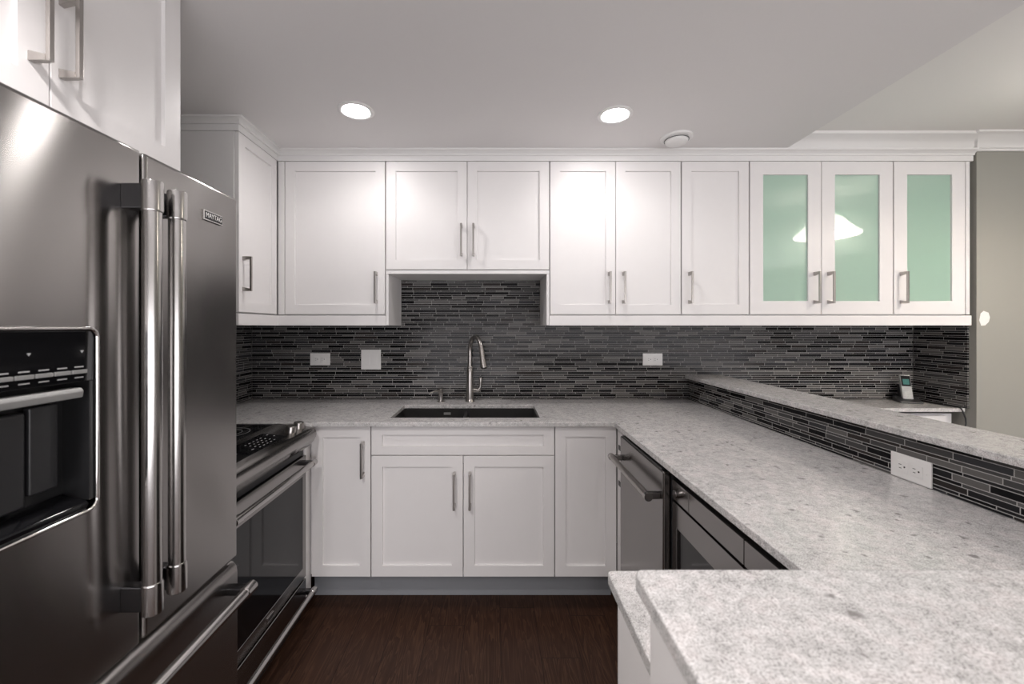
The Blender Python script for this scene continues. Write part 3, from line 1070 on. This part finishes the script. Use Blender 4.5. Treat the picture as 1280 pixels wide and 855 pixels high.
def zpan(y):
    return 0.913 + (y - 0.130) * (0.015 / 0.150)
tp = MB().prism([(0.108, zpan(0.108) - 0.001), (0.108, zpan(0.108) + 0.0012), (0.004, zpan(0.004) + 0.0012), (0.004, zpan(0.004) - 0.001)], 0.012, 0.455, 'x', 0.0005).build('touch_panel', 'blackgloss', cpn)
mk = MB()
random.seed(3)
for i in range(5):
    for j in range(4):
        xx = 0.285 + i * 0.026
        yy = 0.022 + j * 0.019
        a = 0.0035 + random.random() * 0.003
        z_ = zpan(yy) + 0.0013
        mk.poly([(xx - a, yy - 0.0022, zpan(yy - 0.0022) + 0.0014), (xx + a, yy - 0.0022, zpan(yy - 0.0022) + 0.0014), (xx + a, yy + 0.0022, zpan(yy + 0.0022) + 0.0014), (xx - a, yy + 0.0022, zpan(yy + 0.0022) + 0.0014)])
for xx, yy, a in ((0.05, 0.05, 0.012), (0.085, 0.06, 0.01), (0.12, 0.055, 0.011), (0.10, 0.025, 0.009), (0.15, 0.05, 0.008), (0.18, 0.052, 0.008), (0.25, 0.03, 0.007), (0.44, 0.05, 0.005), (0.44, 0.08, 0.005)):
    mk.poly([(xx - a, yy - 0.0025, zpan(yy - 0.0025) + 0.0014), (xx + a, yy - 0.0025, zpan(yy - 0.0025) + 0.0014), (xx + a, yy + 0.0025, zpan(yy + 0.0025) + 0.0014), (xx - a, yy + 0.0025, zpan(yy + 0.0025) + 0.0014)])
mk.build('panel_lettering', 'mark', tp)
for xx in (0.517, 0.590):
    yy = 0.018
    q = Matrix.Rotation(0.1, 4, 'X')
    MB().lathe([(0.0, 0.028), (0.020, 0.028), (0.0225, 0.025), (0.0235, 0.009), (0.0250, 0.007), (0.0250, 0.0)], (xx, yy, zpan(yy)), 32, q).build('knob', 'nickel', cpn)
MB().box(0.004, w - 0.004, 0.012, 0.034, 0.768, 0.799).build('vent', 'black', r)
zt = 0.764
do = MB().cells([0.0, 0.034, w - 0.034, w], [0.192, 0.245, 0.672, zt], lambda u, v: not (0.034 < u < w - 0.034 and 0.245 < v < 0.672), 0.033, 0.0, 'xzy', 0.003, 3).build('oven_door', 'steel_dark', r)
MB().box(0.032, w - 0.032, 0.0015, 0.02, 0.243, 0.674, 0.001).build('window', 'blackgloss', do)


def range_handle(parent, z, yb=-0.048, rad=0.0125):
    h = MB().tube([(0.02, yb, z), (w - 0.022, yb, z)], rad, 24).build('handle', 'bar', parent)
    for xx, sg in ((0.012, 1), (w - 0.014, -1)):
        MB().tube([(xx, yb, z), (xx + sg * 0.002, yb, z), (xx + sg * 0.034, yb, z), (xx + sg * 0.036, yb, z)], [rad + 0.001, rad + 0.002, rad + 0.002, rad], 24).build('end_cap', 'bar', h)
        a, b = sorted((xx + sg * 0.006, xx + sg * 0.030))
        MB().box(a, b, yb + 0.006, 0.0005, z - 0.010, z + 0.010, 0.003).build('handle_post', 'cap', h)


range_handle(do, 0.738)
bx = 1.62 - RY0
MB().box(bx - 0.024, bx + 0.024, -0.004, 0.0, 0.209, 0.229, 0.0012).build('badge', 'chrome', do)
MB().box(bx - 0.021, bx + 0.021, -0.0046, -0.003, 0.212, 0.226).build('badge_field', 'black', do)
dw = MB().box(0.0, w, 0.0, 0.033, 0.045, 0.182, 0.003, 3).build('storage_drawer', 'steel_dark', r)
range_handle(dw, 0.138)

# ------------------------------------------------------------------ phone on the desk
r = thing('cordless_phone', 'silver and black cordless phone standing in its cradle on the desk top', 'phone', (2.515, 2.47, ZC), math.radians(-24))
MB().prism([(-0.045, 0.001), (0.06, 0.001), (0.06, 0.030), (0.035, 0.034), (-0.042, 0.010)], -0.052, 0.052, 'x', 0.003).build('cradle', 'darkgrey', r)
MB().prism([(0.028, 0.028), (0.066, 0.028), (0.078, 0.100), (0.062, 0.100)], -0.024, 0.024, 'x', 0.003).build('cradle_back', 'black', r)
q = Matrix.Translation((0, -0.006, 0.012)) @ Matrix.Rotation(math.radians(-17), 4, 'X')
hs = MB().box(-0.0245, 0.0245, 0.0, 0.024, 0.0, 0.158, 0.005, 3).xform(q).build('handset', 'silver_light', r)
MB().box(-0.0215, 0.0215, -0.0012, 0.003, 0.088, 0.153, 0.001).xform(q).build('screen_surround', 'blackgloss', hs)
MB().box(-0.015, 0.015, -0.0022, 0.0, 0.098, 0.132, 0.0005).xform(q).build('screen', 'lcd', hs)
kp = MB()
for i in range(3):
    for j in range(5):
        kp.box(-0.0185 + i * 0.0135, -0.0185 + i * 0.0135 + 0.010, -0.0014, 0.002, 0.008 + j * 0.0118, 0.008 + j * 0.0118 + 0.0072, 0.001)
kp.box(-0.013, 0.013, -0.0016, 0.002, 0.069, 0.084, 0.002)
kp.xform(q).build('keypad', 'mark', hs)
pts = [(2.590, 2.555, 0.9195), (2.605, 2.50, 0.9195), (2.612, 2.42, 0.9195), (2.616, 2.35, 0.9195), (2.618, 2.31, 0.9195), (2.620, 2.296, 0.9205), (2.622, 2.287, 0.917), (2.626, 2.282, 0.905), (2.630, 2.280, 0.89), (2.640, 2.278, 0.86), (2.642, 2.278, 0.83), (2.630, 2.279, 0.78), (2.632, 2.280, 0.70)]
fine = []
for i in range(len(pts) - 1):
    for t in range(4):
        p0, p1 = Vector(pts[i]), Vector(pts[i + 1])
        fine.append(p0.lerp(p1, t / 4))
fine.append(Vector(pts[-1]))
o = MB().tube(fine, 0.0036, 10).build('phone_cord', 'black')
tag(o, 'thin black cord hanging over the edge of the desk top', 'cord')


# ------------------------------------------------------------------ ceiling fixtures
def downlight(x, y, label):
    r = thing('downlight', label, 'ceiling light', (x, y, ZL), 0, 'recessed ceiling lights')
    MB().lathe([(0.080, 0.0), (0.080, -0.003), (0.074, -0.006), (0.066, -0.0065), (0.060, -0.004), (0.058, -0.0005), (0.058, 0.0)], n=48).build('trim_ring', 'plastic', r)
    MB().lathe([(0.0, -0.0045), (0.035, -0.0040), (0.052, -0.0025), (0.0575, -0.0008), (0.0575, -0.0001), (0.0, -0.0001)], n=48).build('lens', 'lens', r)
    l = light('SPOT', 'ceiling_spot', (x, y, ZL - 0.02), (0, 0, 0), DOWN_W, WARM, spot_size=2.6, spot_blend=0.5, shadow_soft_size=0.045)
    return r


downlight(*DOWN_SPOTS[0], 'lit recessed ceiling light above the left end of the sink')
downlight(*DOWN_SPOTS[1], 'lit recessed ceiling light nearer the smoke detector')
r = thing('smoke_detector', 'round white smoke detector on the lowered ceiling above the narrow cabinet', 'smoke detector', (0.95, 2.11, ZL))
MB().lathe([(0.0, -0.012), (0.070, -0.012), (0.078, -0.008), (0.080, 0.0), (0.0, 0.0)], n=48).build('base', 'plastic', r)
MB().lathe([(0.0, -0.036), (0.030, -0.035), (0.050, -0.030), (0.056, -0.022), (0.057, -0.0115), (0.0, -0.0115)], n=48).build('cover', 'plastic', r)
MB().lathe([(0.058, -0.015), (0.060, -0.015), (0.060, -0.018), (0.058, -0.018)], n=48).build('vent_ring', 'darkgrey', r)

# pendant of the dining side, seen mirrored in the glass doors
PX, PY = 2.615, 1.34
zr = -0.338         # rim of the shade below the ceiling
r = thing('pendant_lamp', 'lit white glass pendant lamp in the dining side, mirrored in the green glass doors', 'lamp', (PX, PY, ZH))
MB().lathe([(0.0, -0.028), (0.03, -0.027), (0.058, -0.016), (0.062, 0.0), (0.0, 0.0)]).build('canopy', 'nickel', r)
MB().tube([(0, 0, -0.02), (0, 0, zr + 0.162)], 0.007, 12).build('rod', 'nickel', r)
sp_ = [(0.212, zr), (0.214, zr + 0.008), (0.205, zr + 0.018), (0.178, zr + 0.040), (0.148, zr + 0.072), (0.118, zr + 0.110), (0.086, zr + 0.140), (0.050, zr + 0.158), (0.02, zr + 0.163)]
inn = [(a - 0.005, b - 0.004) for a, b in sp_[::-1]]
MB().lathe(sp_ + inn + [(0.212, zr)], n=56).build('lamp_shade', 'shade', r)
MB().lathe([(0.0, zr + 0.05), (0.022, zr + 0.06), (0.030, zr + 0.085), (0.022, zr + 0.115), (0.014, zr + 0.14), (0.014, zr + 0.155), (0.0, zr + 0.155)], n=24).build('bulb', 'lens', r)
light('POINT', 'pendant_bulb', (PX, PY, ZH + zr + 0.045), (0, 0, 0), 9, (1.0, 0.88, 0.74), shadow_soft_size=0.09)
